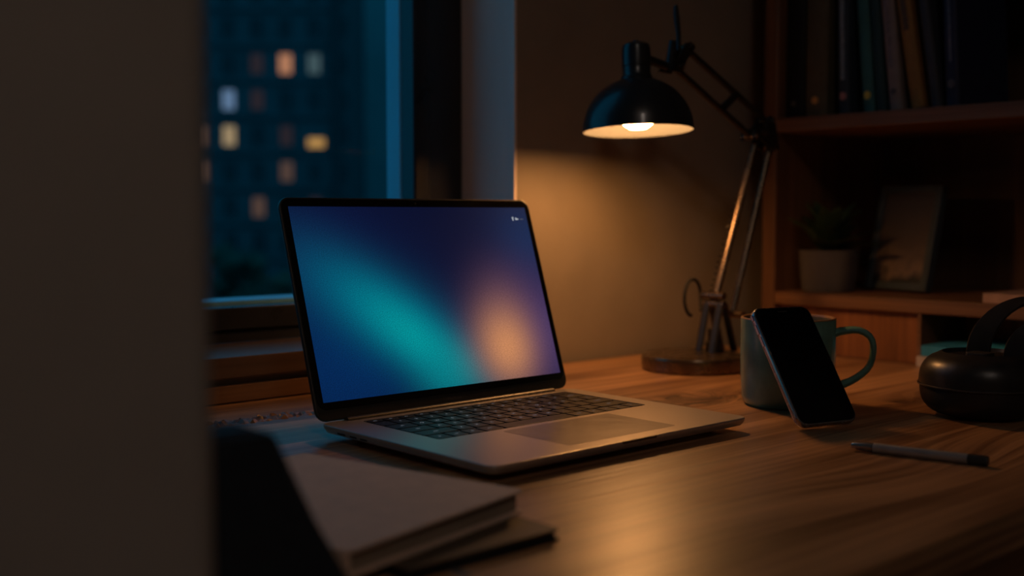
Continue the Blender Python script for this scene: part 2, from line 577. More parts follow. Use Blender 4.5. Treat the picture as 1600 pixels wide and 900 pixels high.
LIT = {
    'orange': lit('lit_pane_orange', (236, 150, 105), 0.75), 'pale': lit('lit_pane_pale', (130, 150, 150), 0.32),
    'blue': lit('lit_pane_bluish', (150, 175, 215), 0.50), 'warm': lit('lit_pane_warm', (225, 180, 130), 0.62),
    'amber': lit('lit_pane_amber', (235, 165, 85), 0.75), 'dim': lit('lit_pane_dim_warm', (160, 110, 85), 0.32),
    'faint': lit('lit_pane_faint', (120, 75, 65), 0.16),
}
bl = thing('apartment_building', 'dark apartment block with scattered lit windows seen through the window', 'building',
           FW * 98 + RT * -20 + Vector((0, 0, -11.0)), (0, 0, RZ))
# local: x to the right along the facade, -y toward the room, z up from the street
B(-46, 4.4, 0.0, 14, 0, 36).build('wall', M_brick, bl)
B(4.4, 5.6, -0.3, 14, 0, 36.5).build('corner_pier', M_pier, bl)
B(-46.3, 5.7, -0.4, 14.2, 36.5, 37.2).build('roof', M_pier, bl)
for k in range(11):
    B(-46, 4.4, -0.18, 0.0, 4.08 + 3.05 * k, 4.30 + 3.05 * k).build('floor_band', M_pier, bl)
lit_at = {(3, 6): 'orange', (4, 6): 'pale', (2, 6): 'faint', (1, 5): 'blue', (1, 4): 'warm', (3, 3): 'dim',
          (2, 2): 'dim', (2, 5): 'faint', (0, 4): 'dim', (0, 3): 'dim', (3, 4): 'faint', (4, 2): 'faint'}
fm = MB()
for (a, b_, c, d) in ((-0.78, -0.68, -1.1, 1.1), (0.68, 0.78, -1.1, 1.1), (-0.68, 0.68, -1.1, -0.98), (-0.68, 0.68, 0.98, 1.1), (-0.04, 0.04, -0.98, 0.98)):
    fm.box(a, b_, -0.14, 0.02, c, d)
fr0 = fm.build('window', M_winframe, bl)
pn0 = B(-0.68, 0.68, -0.05, 0.0, -0.98, 0.98).build('pane', M_darkpane, fr0)
first = True
for cx in range(-15, 6):
    for rz in range(10):
        x = -4.35 + 2.45 * (cx - 1) + 0.1
        z = 11.0 + 7.0 + 3.05 * (rz - 4)
        if (cx, rz) == (4, 4):
            continue                      # the stairwell window takes this place
        kind = lit_at.get((cx, rz))
        if cx < 0 and (cx * 7 + rz * 5) % 11 == 0:
            kind = ('dim', 'warm', 'faint')[(cx + rz) % 3]
        if first:
            fr, pn = fr0, pn0
            first = False
        else:
            fr = fr0.copy()
            C.objects.link(fr)
            pn = pn0.copy()
            C.objects.link(pn)
            pn.parent = fr
        fr.location = (x, 0, z)
        fr.scale = (0.76, 1, 0.84)
        if kind:
            pn.material_slots[0].link = 'OBJECT'
            pn.material_slots[0].material = LIT[kind]
# stairwell window, wide and amber
fw_ = MB()
for (a, b_, c, d) in ((-1.1, -1.0, -0.6, 0.6), (1.0, 1.1, -0.6, 0.6), (-1.0, 1.0, -0.6, -0.5), (-1.0, 1.0, 0.5, 0.6)):
    fw_.box(a, b_, -0.14, 0.02, c, d)
sw = fw_.build('stair_window', M_winframe, bl, loc=(3.2, 0, 17.40))
sw.scale = (0.72, 1, 0.78)
B(-1.0, 1.0, -0.05, 0, -0.5, 0.5).build('pane', LIT['amber'], sw)

b2 = thing('tower_block', 'pale blank tower block right of the lit apartments, behind the glass', 'building',
           FW * 125 + RT * -6 + Vector((0, 0, -11.0)), (0, 0, RZ))
B(-22, 12, 0, 16, 0, 42).build('wall', M_brick2, b2)
B(-22.3, 12.3, -0.3, 16.3, 42, 42.8).build('roof', M_pier, b2)
for k in range(3):
    fr = fr0.copy()
    C.objects.link(fr)
    pn = pn0.copy()
    C.objects.link(pn)
    pn.parent = fr
    fr.parent = b2
    fr.location = (-12.5, 0, 19.2 + 6.1 * (k - 0))
    if k == 0:
        pn.material_slots[0].link = 'OBJECT'
        pn.material_slots[0].material = LIT['faint']
    else:
        pn.material_slots[0].link = 'OBJECT'
        pn.material_slots[0].material = M_darkpane


def tree(x, d, h, rad, label):
    t = thing('street_tree', label, 'tree', FW * d + RT * x + Vector((0, 0, -11.0)), group='trees below the apartments')
    MB().tube([(0, 0, 0), (0.05, 0, h * 0.35), (-0.05, 0.1, h * 0.7)], [0.28, 0.2, 0.1], 8).build('trunk', M_bark, t)
    mb_ = MB()
    for _ in range(46):
        a, rr, zz = random.random() * 2 * PI, rad * math.sqrt(random.random()) * 0.85, random.uniform(0.35, 0.93)
        sz = rad * random.uniform(0.22, 0.4)
        c = Vector((rr * math.cos(a) * (1.25 - zz * 0.6), rr * math.sin(a) * (1.25 - zz * 0.6), h * zz))
        prof = [(0.01, -0.8), (0.7, -0.5), (1.0, 0.05), (0.62, 0.6), (0.01, 0.85)]
        n = 7
        loops = [[c + Vector((sz * r * math.cos(2 * PI * j / n) * random.uniform(0.8, 1.25), sz * r * math.sin(2 * PI * j / n) * random.uniform(0.8, 1.25), sz * z)) for j in range(n)] for r, z in prof]
        mb_.loft(loops)
    mb_.build('crown', M_treeleaf, t)


tree(-18.9, 78, 9.6, 2.5, 'dark leafy tree at lower left of the window view')
tree(-13.6, 68, 8.0, 2.1, 'dark tree in the middle below the lit windows')
tree(-9.6, 76, 7.4, 2.3, 'dark tree below the pale tower, low in the window')

# ------------------------------------------------------------------ desk
dk = thing('desk', 'brown wooden desk with visible grain under the laptop and lamp', 'desk', (0, 0, 0))
mb = MB()
mb.rbox(0.207, 1.452, 0.346, 1.1255, -0.030, 0.0, 0.006, 0.0035, seg=3)
mb.build('tabletop', M_desk, dk)
for (x, y) in ((0.25, 0.40), (1.40, 0.40), (0.25, 1.07), (1.40, 1.07)):
    B(x - 0.025, x + 0.025, y - 0.025, y + 0.025, Z_F, -0.0305, 0.003).build('leg', M_desk, dk)
# rough live edge left along the seam of the back board
rng = random.Random(3)
mb = MB()
loops = []
for i in range(91):
    x = 0.37 + 0.31 * i / 90
    env = math.sin(PI * min(1.0, max(0.0, i / 90))) ** 0.5
    lp = []
    for j in range(8):
        v = 1.0015 + 0.0255 * j / 7 + rng.uniform(-0.0012, 0.0012)
        edge = 0.0 if j in (0, 7) else 1.0
        lp.append((x + rng.uniform(-0.001, 0.001), v, -0.0012 + edge * env * (0.0014 + max(0.0, rng.uniform(-0.0022, 0.0046)))))
    loops.append(lp)
mb.loft(loops, False, False, closed=False)
mb.build('bark_edge', M_bark_edge, dk, smooth=25)
B(0.285, 1.365, 0.385, 0.405, -0.10, -0.0305, 0.002).build('apron', M_desk, dk)

# ------------------------------------------------------------------ bookcase
bc = thing('bookcase', 'brown wooden bookcase at the right end of the desk', 'bookcase', (1.46, 1.048, Z_F))
bo = Vector((1.46, 1.048, Z_F))


def cb(x0, x1, y0, y1, z0, z1, c=0.002):
    mb_ = MB()
    mb_.box(x0 - bo.x, x1 - bo.x, y0 - bo.y, y1 - bo.y, z0 - bo.z, z1 - bo.z, c)
    return mb_


BX1, BY0, BY1 = 1.775, 0.10, 1.048
cb(1.46, BX1, 1.024, BY1, Z_F, 0.86).build('side_panel', M_case_v, bc)
cb(1.46, BX1, BY0, BY0 + 0.024, Z_F, 0.86).build('side_panel', M_case_v, bc)
for z0, z1 in ((0.071, 0.090), (0.332, 0.353), (0.600, 0.621), (0.839, 0.860), (-0.022, -0.001), (-0.40, -0.38)):
    cb(1.4605, 1.765, BY0 + 0.024, 1.024, z0, z1, 0.0015).build('shelf', M_case, bc)
cb(1.765, BX1, BY0 + 0.024, 1.024, Z_F + 0.05, 0.839, 0).build('back_panel', M_case_back, bc)
cb(1.475, 1.487, 0.790, 1.024, -0.0008, 0.0708, 0.001).build('drawer_front', M_front, bc)
cb(1.4635, 1.63, 0.784, 0.790, -0.0008, 0.0708, 0.0008).build('divider', M_case, bc)
cb(1.592, 1.602, BY0 + 0.024, 0.784, -0.0008, 0.0708, 0.0005).build('niche_back', M_front, bc)
for y0, y1 in ((0.125, 0.572), (0.576, 1.023)):
    d = cb(1.463, 1.479, y0, y1, -0.377, -0.025, 0.002).build('door', M_case_v, bc)
    cb(1.455, 1.463, (y1 - 0.03) if y1 < 0.6 else (y0 + 0.018), (y1 - 0.018) if y1 < 0.6 else (y0 + 0.03), -0.16, -0.09, 0.002).build('handle', M_lamp_dark, d)

# ------------------------------------------------------------------ books on the upper shelf
SZ = 0.3535


def upright_book(y_left, width, lean, height, depth, mat, label, emblem=None, stripe=None, x=1.478):
    """y_left: the edge it stands on; leans its head toward the window wall."""
    t = thing('book', label, 'book', (x, y_left, SZ), (-math.radians(lean), 0, 0), 'books standing on the upper shelf')
    c = 0.0022
    mb_ = MB()
    # cover: two boards and a rounded spine
    mb_.box(0.004, depth, -c, 0, 0, height)
    mb_.box(0.004, depth, -width, -width + c, 0, height)
    prof = []
    n = 7
    for j in range(n):
        a = PI * j / (n - 1)
        prof.append((0.004 - 0.004 * math.sin(a), -width / 2 + (width / 2) * math.cos(a)))
    for j in reversed(range(n)):
        a = PI * j / (n - 1)
        prof.append((0.0062 - 0.004 * math.sin(a), -width / 2 + (width / 2 - 0.001) * math.cos(a)))
    mb_.loft([[(px, py, 0) for px, py in prof], [(px, py, height) for px, py in prof]])
    cv = mb_.build('cover', mat, t)
    B(0.006, depth - 0.004, -width + c, -c, 0.003, height - 0.003).build('pages', M_page, t)
    if emblem:
        ecol, ez, es = emblem
        k = min(es, width * 0.6)
        e_ = MB()
        n = 14
        e_.loft([[(xx, -width / 2 + k / 2 * math.cos(2 * PI * j / n), ez + es / 2 * math.sin(2 * PI * j / n)) for j in range(n)] for xx in (0.0012, -0.0006)])
        e_.build('emblem', pbr('emblem_' + label.split()[0], ecol, 0.5), cv)
    if stripe:
        scol, z0, z1, wf = stripe
        B(-0.0005, 0.0012, -width / 2 - width * wf / 2, -width / 2 + width * wf / 2, z0, z1).build('spine_band', pbr('band_' + label.split()[0], scol, 0.6, var=0.3, scale=120), cv)
    return t


def bm(name, col, r=0.6):
    return pbr(name, col, r, var=0.12, scale=60, bump=0.04, spec=0.3)


upright_book(1.0225, 0.0320, 0.0, 0.222, 0.16, bm('book_black', (0.009, 0.009, 0.009)), 'black book at left end of upper shelf against bookcase side', emblem=((0.10, 0.09, 0.08), 0.022, 0.008))
upright_book(0.9875, 0.0365, 0.0, 0.235, 0.17, bm('book_olive', (0.108, 0.090, 0.054)), 'olive brown thick book with orange spot low on spine', emblem=((0.75, 0.36, 0.10), 0.024, 0.011))
upright_book(0.9300, 0.0180, 1.9, 0.225, 0.15, bm('book_navy', (0.032, 0.047, 0.072)), 'narrow navy book with grey stripe and pinkish spot on spine', emblem=((0.50, 0.22, 0.20), 0.026, 0.012), stripe=((0.20, 0.25, 0.30), 0.05, 0.222, 0.35))
upright_book(0.8890, 0.0178, 5.2, 0.230, 0.15, bm('book_teal', (0.043, 0.151, 0.155)), 'teal book with yellow spot low on spine, leaning left', emblem=((0.62, 0.52, 0.08), 0.024, 0.012))
upright_book(0.8680, 0.0150, 5.6, 0.218, 0.15, bm('book_dark_teal', (0.022, 0.061, 0.072)), 'thin dark teal book leaning between teal and pale mauve books')
upright_book(0.8475, 0.0188, 6.5, 0.228, 0.16, bm('book_mauve', (0.259, 0.209, 0.202)), 'pale mauve grey book with small dark mark on spine', emblem=((0.10, 0.08, 0.09), 0.026, 0.009), stripe=((0.20, 0.16, 0.18), 0.06, 0.20, 0.25))
upright_book(0.8150, 0.0195, 9.6, 0.212, 0.15, bm('book_ochre', (0.302, 0.151, 0.043)), 'ochre yellow book leaning left on upper shelf', stripe=((0.10, 0.06, 0.03), 0.11, 0.19, 0.4))
upright_book(0.7850, 0.0140, 8.8, 0.215, 0.15, bm('book_slate', (0.050, 0.054, 0.072)), 'thin slate grey book between the ochre and indigo books')
upright_book(0.7640, 0.0190, 3.4, 0.225, 0.15, bm('book_indigo', (0.023, 0.030, 0.072)), 'indigo book at right end of the row with faint crest', emblem=((0.10, 0.085, 0.10), 0.030, 0.012), stripe=((0.10, 0.11, 0.16), 0.06, 0.215, 0.2))


def flat_book(name, label, x0, x1, y0, y1, z0, z1, mat, group, rz=0.0):
    """A book lying flat, spine toward the room."""
    t = thing(name, label, 'book', (x0, (y0 + y1) / 2, z0), (0, 0, rz), group)
    d, hw, h = x1 - x0, (y1 - y0) / 2, z1 - z0
    c = min(0.0022, h * 0.2)
    mb_ = MB()
    mb_.box(0.001, d, -hw, hw, 0, c)
    mb_.box(0.001, d, -hw, hw, h - c, h)
    mb_.box(0, c, -hw, hw, 0.0003, h - 0.0003)
    mb_.build('cover', mat, t)
    B(c, d - 0.003, -hw + 0.003, hw - 0.003, c, h - c).build('pages', M_page, t)
    return t


flat_book('book', 'pale pinkish book lying flat on the middle shelf at right edge', 1.462, 1.60, 0.50, 0.697, 0.0905, 0.1035, bm('book_pale_pink', (0.42, 0.27, 0.21)), 'flat books')
flat_book('book', 'off white book lying at bottom of small stack behind headphones', 1.438, 1.582, 0.560, 0.776, 0.0004, 0.0145, bm('book_off_white', (0.50, 0.44, 0.42)), 'flat books')
bk = flat_book('book', 'bright blue book lying on the off white book behind headphones', 1.441, 1.584, 0.568, 0.771, 0.0149, 0.0295, bm('book_blue', (0.035, 0.25, 0.46)), 'flat books')
B(0.03, 0.12, -0.07, 0.06, 0.0146, 0.0150).build('cover_patch', bm('patch_blue', (0.05, 0.42, 0.66)), bk)

# ------------------------------------------------------------------ potted plant
pt = thing('potted_plant', 'small leafy green plant in grey pot on the middle shelf', 'plant', (1.523, 0.970, 0.0903))
MB().lathe([(0.001, 0.0), (0.037, 0.0), (0.0395, 0.003), (0.0425, 0.030), (0.0440, 0.060), (0.0440, 0.063), (0.0405, 0.063), (0.0395, 0.052), (0.001, 0.052)], 40).build('pot', M_pot, pt)
MB().lathe([(0.0388, 0.0505), (0.037, 0.054), (0.02, 0.0565), (0.001, 0.0575)], 24).build('soil', M_soil, pt)


def leaf_mesh(length, width, curl):
    mb_ = MB()
    loops = []
    n = 8
    for i in range(n):
        t = i / (n - 1)
        ww = width * (math.sin(PI * min(1, t * 0.93 + 0.05)) ** 0.8) * (1 - 0.25 * t) + 0.0008
        y = length * t * math.cos(curl * t)
        z = length * t * math.sin(curl * t) * -0.6
        th = 0.0009
        loops.append([(-ww / 2, y, z + 0.002), (0, y, z - th), (ww / 2, y, z + 0.002), (0, y, z + th)])
    mb_.loft(loops)
    return mb_


lm = None
for k in range(30):
    a = 2 * PI * (k * 0.382)
    s = 0.5 + 0.5 * (k / 30)
    el = math.radians(82 - 52 * (1 - k / 30) - random.uniform(-6, 10))
    if k < 10:
        el = math.radians(28 + random.uniform(-6, 14))
    if math.cos(a) > 0.45:
        el = max(el, math.radians(62))
    if lm is None:
        o = leaf_mesh(0.078, 0.025, 0.5).build('leaf', M_leaf, pt, smooth=60)
        lm = o
    else:
        o = lm.copy()
        C.objects.link(o)
    rr = 0.010 * (1 - k / 30)
    o.location = (rr * math.cos(a + PI / 2), rr * math.sin(a + PI / 2), 0.056 + 0.014 * k / 30)
    o.rotation_euler = (el, 0, a)
    sc = random.uniform(0.80, 1.08) * (1.0 if k < 22 else 1.08)
    o.scale = (sc, sc, sc)

# ------------------------------------------------------------------ picture frame leaning on the middle shelf
# stands on its lower edge and leans back
pf = thing('picture_frame', 'slate picture frame with faded brown picture leaning on middle shelf', 'picture frame', (1.585, 0.890, 0.0925), (0, 0, -math.radians(90 + 9)))
# local: x to the viewer's right, y away from the viewer, z up
tilt = Matrix.Rotation(-math.radians(13), 4, 'X')
fwid, fhei = 0.112, 0.161
mb = MB()
for (a, b_, c, d) in ((-fwid / 2, -fwid / 2 + 0.011, 0, fhei), (fwid / 2 - 0.011, fwid / 2, 0, fhei), (-fwid / 2 + 0.011, fwid / 2 - 0.011, 0, 0.011), (-fwid / 2 + 0.011, fwid / 2 - 0.011, fhei - 0.011, fhei)):
    mb.box(a, b_, -0.008, 0.008, c, d, 0.0012, M=tilt)
mb.build('frame', M_pframe, pf)


def picture_mat():
    m, nt, b = new_mat('faded_landscape_print')
    N, L = nt.nodes, nt.links
    tc = N.new('ShaderNodeTexCoord')
    sp = N.new('ShaderNodeSeparateXYZ')
    L.new(tc.outputs['Generated'], sp.inputs[0])
    nz = N.new('ShaderNodeTexNoise')
    nz.inputs['Scale'].default_value = 5
    L.new(tc.outputs['Generated'], nz.inputs['Vector'])
    ad = N.new('ShaderNodeMath')
    ad.operation = 'MULTIPLY_ADD'
    ad.inputs[1].default_value = 0.35
    L.new(nz.outputs['Fac'], ad.inputs[0])
    L.new(sp.outputs['Z'], ad.inputs[2])
    r = N.new('ShaderNodeValToRGB')
    el = r.color_ramp.elements
    el[0].position, el[0].color = 0.22, (0.03, 0.034, 0.032, 1)
    el[1].position, el[1].color = 0.34, (0.24, 0.165, 0.12, 1)
    e = el.new(0.55)
    e.color = (0.12, 0.088, 0.068, 1)
    e = el.new(1.0)
    e.color = (0.075, 0.066, 0.062, 1)
    L.new(ad.outputs[0], r.inputs[0])
    L.new(r.outputs[0], b.inputs['Base Color'])
    b.inputs['Roughness'].default_value = 0.5
    return m


MB().box(-fwid / 2 + 0.010, fwid / 2 - 0.010, -0.004, 0.004, 0.010, fhei - 0.010, 0, M=tilt).build('picture', picture_mat(), pf)
MB().box(-0.02, 0.02, 0.009, 0.012, 0.05, 0.13, 0, M=tilt).build('back_stand', M_pframe, pf)

# ------------------------------------------------------------------ laptop
lp = thing('laptop', 'open grey laptop with glowing blue teal and orange screen on desk', 'laptop', (0.5607, 0.8915, 0.0003))
LW, LD = 0.325, 0.2446
mb = MB()
ccx, ccy = LW / 2, -LD / 2
KX0, KX1, KY0, KY1 = 0.036, 0.3035, -0.1335, -0.0175
S = 5
loops = [rrect(ccx, ccy, LW - 0.030, LD - 0.030, 0.006, 0.0035, S), rrect(ccx, ccy, LW - 0.006, LD - 0.006, 0.009, 0.0065, S),
         rrect(ccx, ccy, LW - 0.0008, LD - 0.0008, 0.011, 0.0100, S), rrect(ccx, ccy, LW, LD, 0.011, 0.0128, S),
         rrect(ccx, ccy, LW - 0.0006, LD - 0.0006, 0.011, 0.0136, S), rrect(ccx, ccy, LW - 0.0018, LD - 0.0018, 0.0105, 0.0140, S),
         rrect((KX0 + KX1) / 2, (KY0 + KY1) / 2, KX1 - KX0, KY1 - KY0, 0.003, 0.0140, S),
         rrect((KX0 + KX1) / 2, (KY0 + KY1) / 2, KX1 - KX0, KY1 - KY0, 0.003, 0.0126, S)]
mb.loft(loops)
base = mb.build('base', M_alu, lp)
MB().rbox(KX0 + 0.0002, KX1 - 0.0002, KY0 + 0.0002, KY1 - 0.0002, 0.01262, 0.0128, 0.0028).build('keyboard_well', M_well, lp)
MB().rbox(0.101, 0.238, -0.2270, -0.1415, 0.0138, 0.01412, 0.003, 0.0001).build('trackpad', M_pad, lp)
for x in (0.03, 0.295):
    for y in (-0.03, -0.215):
        MB().lathe([(0.001, 0.0), (0.006, 0.0), (0.0065, 0.001), (0.0065, 0.0037)], 16, x, y, True, True).build('foot', M_rubber, lp)
for y0, y1 in ((-0.042, -0.030), (-0.060, -0.050), (-0.076, -0.066)):
    MB().box(0.0006, 0.0040, y0, y1, 0.0082, 0.0112).build('port', M_port, lp)
MB().rbox(0.146, 0.192, -0.2449, -0.2400, 0.0118, 0.0139, 0.002).build('thumb_notch', M_alu_dark, lp)
MB().tube([(0.028, -0.0035, 0.0125), (0.297, -0.0035, 0.0125)], 0.0046, 12).build('hinge', M_alu_dark, lp)

# text meshes for key legends and chin lettering
_dg = None


def text_mesh(s, size):
    cu = bpy.data.curves.new('lettering', 'FONT')
    cu.body = s
    cu.size = size
    cu.align_x = 'CENTER'
    cu.align_y = 'CENTER'
    cu.resolution_u = 2
    ob = bpy.data.objects.new('lettering', cu)
    C.objects.link(ob)
    dg = bpy.context.evaluated_depsgraph_get()
    me = bpy.data.meshes.new_from_object(ob.evaluated_get(dg))
    bpy.data.objects.remove(ob)
    return me


UNIT = (KX1 - KX0 - 0.0024) / 14.5
rows = [
    [('esc', 1.0)] + [('F%d' % i, 1.0) for i in range(1, 13)] + [('', 1.5)],
    [(c, 1) for c in '`1234567890-='] + [('delete', 1.5)],
    [('tab', 1.5)] + [(c, 1) for c in 'QWERTYUIOP[]\\'],
    [('caps', 1.75)] + [(c, 1) for c in "ASDFGHJKL;'"] + [('return', 1.75)],
    [('shift', 2.25)] + [(c, 1) for c in 'ZXCVBNM,./'] + [('shift', 2.25)],
    [('fn', 1), ('ctrl', 1), ('alt', 1), ('cmd', 1.25), ('', 5.0), ('cmd', 1.25), ('alt', 1), ('<', 1), ('^', 1), ('>', 1)],
]
key_mesh, leg_mesh = {}, {}
yy = KY1 - 0.0012
for ri, row in enumerate(rows):
    hh = 0.0108 if ri == 0 else 0.0206
    xx = KX0 + 0.0012
    for s, u in row:
        wu = u * UNIT - 0.0026
        kd = hh - 0.0026
        kk = (round(wu, 5), round(kd, 5))
        cx_, cy_ = xx + u * UNIT / 2, yy - hh / 2
        if kk not in key_mesh:
            o = MB().rbox(-wu / 2, wu / 2, -kd / 2, kd / 2, 0.0, 0.0011, 0.0016, 0.00025, seg=2).build('key', M_key, lp, smooth=20)
            key_mesh[kk] = o.data
        else:
            o = bpy.data.objects.new('key', key_mesh[kk])
            C.objects.link(o)
            o.parent = lp
        o.location = (cx_, cy_, 0.01285)
        if s:
            sz = 0.0050 if len(s) == 1 else 0.0032
            if s not in leg_mesh:
                me = text_mesh(s, sz)
                me.materials.clear()
                me.materials.append(M_legend)
                leg_mesh[s] = me
            t = bpy.data.objects.new('key_legend', leg_mesh[s])
            C.objects.link(t)
            t.parent = o
            t.location = (0, 0.0005, 0.00118)
        xx += u * UNIT
    yy -= hh

# lid, leaning back 17.9 degrees
lid = MB()
lid.rbox(0, LW, 0.0008, 0.2205, -0.0050, 0.0, 0.011, 0.0012, seg=6)
lid = lid.build('lid', M_alu_dark, lp, loc=(0, 0.0005, 0.0138), rot=(math.radians(90 - 17.92), 0, 0))
MB().rbox(0.0022, LW - 0.0022, 0.0112, 0.2185, 0.0, 0.0005, 0.0095, 0.00015, seg=6).build('bezel', M_bezel, lid)
me = bpy.data.meshes.new('screen')
SX0, SX1, SY0, SY1 = 0.0088, 0.3170, 0.0182, 0.2107
me.from_pydata([(SX0, SY0, 0.00062), (SX1, SY0, 0.00062), (SX1, SY1, 0.00062), (SX0, SY1, 0.00062)], [], [(0, 1, 2, 3)])
uv = me.uv_layers.new(name='UVMap')
for i, c in enumerate(((0, 0), (1, 0), (1, 1), (0, 1))):
    uv.data[i].uv = c
me.materials.append(M_screen)
scr = bpy.data.objects.new('screen', me)
C.objects.link(scr)
scr.parent = lid
# tiny menu marks at the upper right of the screen (third level is used up: they belong to the lid)
mb = MB()
mb.lathe([(0.0012, 0.0007), (0.0012, 0.00078)], 10, 0.2955, 0.1985, True, True)
mb.box(0.2947, 0.2963, 0.1955, 0.1972, 0.0007, 0.00078)
mb.box(0.2992, 0.3012, 0.1962, 0.1986, 0.0007, 0.00078)
mb.box(0.3014, 0.3034, 0.1962, 0.1978, 0.0007, 0.00078)
mb.build('screen_icons', M_icon, lid)
mb = MB()
mb.box(0.3060, 0.3110, 0.1966, 0.1973, 0.0007, 0.00078)
mb.build('screen_line', emit('screen_icon_dim', (0.25, 0.32, 0.40), 0.3), lid)
tm = text_mesh('MacBook', 0.0048)
tm.materials.clear()
tm.materials.append(M_chintext)
t = bpy.data.objects.new('chin_lettering', tm)
C.objects.link(t)
t.parent = lid
t.location = (LW / 2 + 0.001, 0.0062, 0.0002)
MB().lathe([(0.0013, 0.0006), (0.0013, 0.00068)], 12, LW / 2, 0.2146, True, True).build('webcam', M_port, lid)

# ------------------------------------------------------------------ desk lamp
LX, LY = 1.193, 0.964
la = thing('desk_lamp', 'black jointed desk lamp with glowing dome shade on bronze arm', 'lamp', (LX, LY, 0.0003))


def P(x, z, y=0.955):
    return Vector((x - LX, y - LY, z))


MB().lathe([(0.001, 0), (0.066, 0), (0.0690, 0.0015), (0.0695, 0.016), (0.0680, 0.0195), (0.0655, 0.0205), (0.0570, 0.0205), (0.0555, 0.0215), (0.030, 0.0222), (0.001, 0.0225)], 72).build('base', M_lamp_metal, la)
# A-shaped foot bracket: two cheeks
for dy in (-0.012, 0.010):
    mb = MB()
    for xa, xb in ((1.205, 1.222), (1.254, 1.230)):
        mb.tube([P(xa, 0.022, 0.955 + dy), P(xb, 0.088, 0.955 + dy)], 0.0062, 8, squash=(0.5, 1))
    mb.build('foot_bracket', M_lamp_dark, la)
MB().lathe([(0.012, 0.0222), (0.012, 0.034), (0.009, 0.036), (0.009, 0.052), (0.001, 0.053)], 20, P(1.226, 0).x, P(1.226, 0).y).build('swivel_post', M_lamp_dark, la)
for x, z in ((1.224, 0.086), (1.2647, 0.0705), (1.222, 0.098)):
    MB().tube([P(x, z, 0.936), P(x, z, 0.972)], 0.0052, 12).build('bolt', M_lamp_metal, la)
MB().tube([P(1.222, 0.098, 0.955), P(1.226, 0.080, 0.955), P(1.2647, 0.0705, 0.955)], 0.006, 8, squash=(0.6, 1)).build('lower_link', M_lamp_dark, la)
MB().tube([P(1.224, 0.086), P(1.3175, 0.320)], 0.0052, 10).build('lower_rod', M_lamp_metal, la)
MB().tube([P(1.2647, 0.0705), P(1.346, 0.302)], 0.0046, 10).build('lower_rod', M_lamp_metal, la)
# springs along the lower rods
mb = MB()
mb.tube([P(1.234 + 0.055 * i / 90 + 0.004 * math.cos(i * 1.2), 0.10 + 0.135 * i / 90, 0.966 + 0.004 * math.sin(i * 1.2)) for i in range(91)], 0.0009, 5)
mb.build('spring', M_lamp_dark, la)
# elbow
for dy in (-0.011, 0.009):
    mb = MB()
    pts = [(1.294, 0.309), (1.312, 0.311), (1.342, 0.296), (1.352, 0.303), (1.342, 0.342), (1.330, 0.344), (1.322, 0.328), (1.298, 0.323)]
    mb.loft([[P(x, z, 0.955 + dy) for x, z in pts], [P(x, z, 0.955 + dy + 0.003) for x, z in pts]])
    mb.build('elbow_plate', M_lamp_dark, la)
for x, z in ((1.3175, 0.320), (1.346, 0.302), (1.335, 0.338), (1.300, 0.315)):
    MB().tube([P(x, z, 0.941), P(x, z, 0.969)], 0.0045, 12).build('bolt', M_lamp_metal, la)
# upper arm: two rods and their tie
MB().tube([P(1.335, 0.338), P(1.158, 0.422)], 0.0046, 10).build('upper_rod', M_lamp_dark, la)
MB().tube([P(1.300, 0.315), P(1.138, 0.395)], 0.0046, 10).build('upper_rod', M_lamp_dark, la)
MB().tube([P(1.236, 0.348), P(1.268, 0.370)], 0.0052, 8).build('arm_tie', M_lamp_dark, la)
# head bracket
for dy in (-0.010, 0.008):
    mb = MB()
    pts = [(1.118, 0.389), (1.142, 0.388), (1.150, 0.404), (1.164, 0.419), (1.160, 0.429), (1.148, 0.426), (1.134, 0.404)]
    mb.loft([[P(x, z, 0.955 + dy) for x, z in pts], [P(x, z, 0.955 + dy + 0.0028) for x, z in pts]])
    mb.build('head_bracket', M_lamp_dark, la)
for x, z in ((1.158, 0.422), (1.138, 0.395)):
    MB().tube([P(x, z, 0.941), P(x, z, 0.969)], 0.0042, 12).build('bolt', M_lamp_metal, la)
MB().tube([P(1.122, 0.395), P(1.080, 0.402)], 0.0055, 10).build('stem', M_lamp_dark, la)
MB().tube([P(1.128, 0.392, 0.955), P(1.128, 0.428, 0.950)], [0.0065, 0.0045], 10).build('wing_nut', M_lamp, la)
MB().tube([P(1.146, 0.418), P(1.145, 0.440), P(1.141, 0.458), P(1.139, 0.474)], [0.0034, 0.0032, 0.0042, 0.0030], 10).build('lever', M_lamp, la)
# cable loop at the foot
mb = MB()
cab = []
for i in range(30):
    a = math.radians(262 - 270 * i / 29)
    cab.append(P(1.216 + 0.0175 * math.cos(a), 0.094 + 0.025 * math.sin(a), 0.985))
cab.append(P(1.228, 0.075, 0.980))
mb.tube(cab, 0.0024, 8)
mb.build('cable', M_rubber, la)

# shade: dome with cream lining, bulb and socket; tilted a little toward the room
SXc, SYc, SZc = 1.069, 0.955, 0.3105
upv = (Vector((0, 0, 1)) - Vector((-0.745, -0.667, 0)) * 0.052 - RT * 0.032).normalized()
q = Vector((0, 0, 1)).rotation_difference(upv)
R0 = 0.0690
outer = [(R0, 0.0), (R0 + 0.0006, 0.0008)]
for i in range(13):
    a = math.radians(2 + 72 * i / 12)
    outer.append((R0 * math.cos(a), 0.0015 + 0.0655 * math.sin(a)))
outer.append((0.0195, 0.0650))
mb = MB()
mb.lathe(outer, 72)
shade = mb.build('shade', M_lamp, la, loc=P(SXc, SZc, SYc))
shade.rotation_euler = q.to_euler()
inner = [(r - 0.0014 if i else r - 0.0003, z if i == 0 else max(0.0, z - 0.0012)) for i, (r, z) in enumerate(outer)]
inner = [p for p in inner if p[0] > 0.016] + [(0.001, 0.0625)]
MB().lathe(inner, 72).build('shade_lining', M_lining, shade)
mb = MB()
